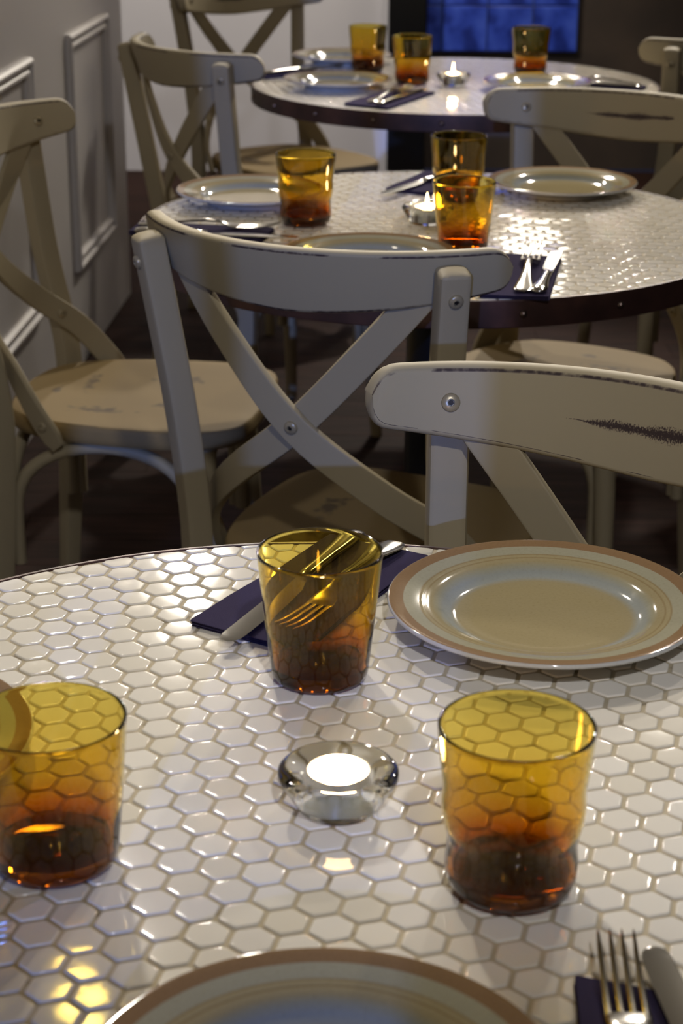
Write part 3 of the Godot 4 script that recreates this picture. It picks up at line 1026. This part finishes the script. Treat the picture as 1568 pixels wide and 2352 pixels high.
func furniture() -> void:
	var proto := make_chair()
	var spots := [
		["worn cream chair seen from behind across the picture's centre, tucked under the middle table", 0.029, -2.275, 2.686],
		["cream cross-back chair behind the nearest plate, with a dark scuff along its pale back rail", 0.143, -1.345, -0.631],
		["cream cross-back chair against the left panelled wall, its whole seat in view", -0.380, -2.923, 1.412],
		["cream chair facing us between middle and far tables, dark scratch on its rail", 0.389, -3.077, -0.533],
		["cream cross-back chair seen from behind at the left of the far table", -0.196, -4.02, 2.177],
		["cream cross-back chair beyond the far table, before the white back wall", -0.179, -5.123, 0.629],
		["cream chair at the upper right edge, only a rail end and one post in view", 0.82, -4.288, -2.804]]
	for i in spots.size():
		var s: Array = spots[i]
		var c: Node3D = proto
		if i > 0:
			c = proto.duplicate()
			c.name = numbered("cross_back_chair")
			add_child(c)
		c.position = Vector3(s[1], 0, s[2])
		c.rotation.y = s[3]
		c.set_meta("label", s[0])
	make_table("round white mosaic table nearest to us, filling the lower half", -0.012, -1.026, 0.440, Vector3(-9.1086 * PITCH, -52.041 * PITCH, 0.23853), 300, "")
	make_table("round white mosaic table in the middle, behind the central chair", 0.139, -2.730, 0.444, Vector3(0.139, -2.730, 0.05), 300, "")
	make_table("round white mosaic table farthest away, in front of the blue tiles", 0.248, -4.249, 0.456, Vector3(0.248, -4.249, 0.3), 0, "")

func settings() -> void:
	var pm := plate_mesh()
	plate("whole brown-rimmed stoneware plate on the right of the near table", 0.155, -1.300, pm)
	plate("stoneware plate cut off by the bottom edge of the picture", -0.008, -0.716, pm)
	plate("stoneware plate peeping in at the left edge behind an amber glass", -0.320, -1.072, pm)
	plate("stoneware plate left of a wavy amber glass on the middle table", -0.142, -2.905, pm)
	plate("stoneware plate on the right at the back of the middle table", 0.353, -2.992, pm)
	plate("stoneware plate half hidden by the central chair's back rail", 0.036, -2.470, pm)
	plate("stoneware plate nearest on the left of the far table", -0.014, -4.170, pm)
	plate("stoneware plate behind a glass at the back left of the far table", -0.005, -4.590, pm)
	plate("stoneware plate on the far table partly hidden by a chair's scratched rail", 0.424, -4.150, pm)
	var straight := glass_mesh(0.097, 0.0445, 0.0343, 0.0, 0.97)
	var wavy := glass_mesh(0.104, 0.0445, 0.0345, 1.0, 0.9)
	var soft := glass_mesh(0.101, 0.0445, 0.0355, 0.5, 0.8)
	var fat := glass_mesh(0.094, 0.0452, 0.0362, 0.0, 0.75)
	glass("straight amber glass standing before the navy napkin on the near table", -0.015, -1.205, straight)
	glass("wavy-sided amber glass right of the candle on the near table", 0.099, -0.930, wavy)
	glass("amber glass cut off by the left edge of the picture", -0.168, -0.956, fat)
	glass("wavy amber glass beside the left plate on the middle table", -0.056, -2.745, wavy, 1.0)
	glass("amber glass in front, just above the central chair's rail", 0.168, -2.575, straight, 1.0)
	glass("amber glass at the back of the middle table, behind another glass", 0.181, -2.930, soft)
	glass("leftmost amber glass on the far table, behind a plate", 0.055, -4.435, wavy, 2.0)
	glass("amber glass beside the napkin with a fork on the far table", 0.152, -4.235, wavy, 0.5)
	glass("rightmost amber glass on the far table, against the blue tiles", 0.433, -4.415, wavy, 3.0)
	candle("in the middle of the near table", -0.001, -1.020, 0.012, 0.009)
	candle("behind the front glass on the middle table", 0.125, -2.752, 0.012, 0.02)
	candle("on the far table", 0.243, -4.215, 0.012, 0.024)
	napkin("folded navy napkin under cutlery behind the near table's straight glass", [[-0.115, -1.291], [-0.030, -1.238], [0.073, -1.425], [-0.010, -1.472]])
	napkin("folded navy napkin at the bottom right corner of the picture", [[0.125, -0.836], [0.211, -0.809], [0.203, -0.62], [0.116, -0.64]])
	napkin("folded navy napkin with fork and knife at the front right of the middle table", [[0.173, -2.302], [0.261, -2.289], [0.302, -2.520], [0.213, -2.533]])
	napkin("folded navy napkin before the left plate on the middle table", [[-0.312, -2.665], [-0.300, -2.735], [-0.099, -2.690], [-0.116, -2.610]])
	napkin("folded navy napkin at the back of the middle table, left of the rear glass", [[0.068, -2.997], [0.137, -2.956], [0.215, -3.100], [0.138, -3.152]])
	napkin("folded navy napkin at the front of the far table", [[-0.001, -3.904], [0.090, -3.848], [0.198, -4.080], [0.105, -4.130]])
	napkin("folded navy napkin at the left edge of the far table", [[-0.195, -4.36], [-0.180, -4.290], [-0.130, -4.33], [-0.060, -4.470]])
	napkin("folded navy napkin at the right edge of the far table", [[0.671, -4.185], [0.640, -4.120], [0.500, -4.250], [0.540, -4.310]])
	make_cutlery()
	knife("knife seen through the straight glass, its round blade tip on the white tiles", 0.014, -1.463, -0.087, -1.243)
	fork("fork seen through the straight glass, beside its knife", 0.046, -1.445, -0.040, -1.262)
	fork("fork with tines pointing away at the bottom right corner", 0.143, -0.645, 0.150, -0.880)
	knife("knife beside the fork at the bottom right corner", 0.198, -0.616, 0.168, -0.875)
	fork("fork on the front right napkin of the middle table", 0.229, -2.305, 0.262, -2.53, 1.18)
	knife("knife on the front right napkin of the middle table", 0.247, -2.300, 0.298, -2.53)
	fork("fork on the left napkin of the middle table", -0.300, -2.700, -0.110, -2.672)
	knife("knife lying below the fork on the left of the middle table", -0.300, -2.650, -0.075, -2.61)
	knife("knife on the rear napkin of the middle table", 0.190, -3.130, 0.085, -2.965)
	fork("fork on the front napkin of the far table", 0.055, -3.905, 0.140, -4.09)
	knife("knife on the front napkin of the far table", 0.072, -3.875, 0.175, -4.09)
	knife("knife on the left napkin of the far table", -0.180, -4.330, -0.02, -4.48)
	fork("fork on the right napkin of the far table", 0.655, -4.175, 0.500, -4.29)
	knife("knife on the right napkin of the far table", 0.650, -4.145, 0.470, -4.26)
	fork("fork whose tip shows at the left edge of the near table", -0.39, -0.84, -0.135, -0.857)
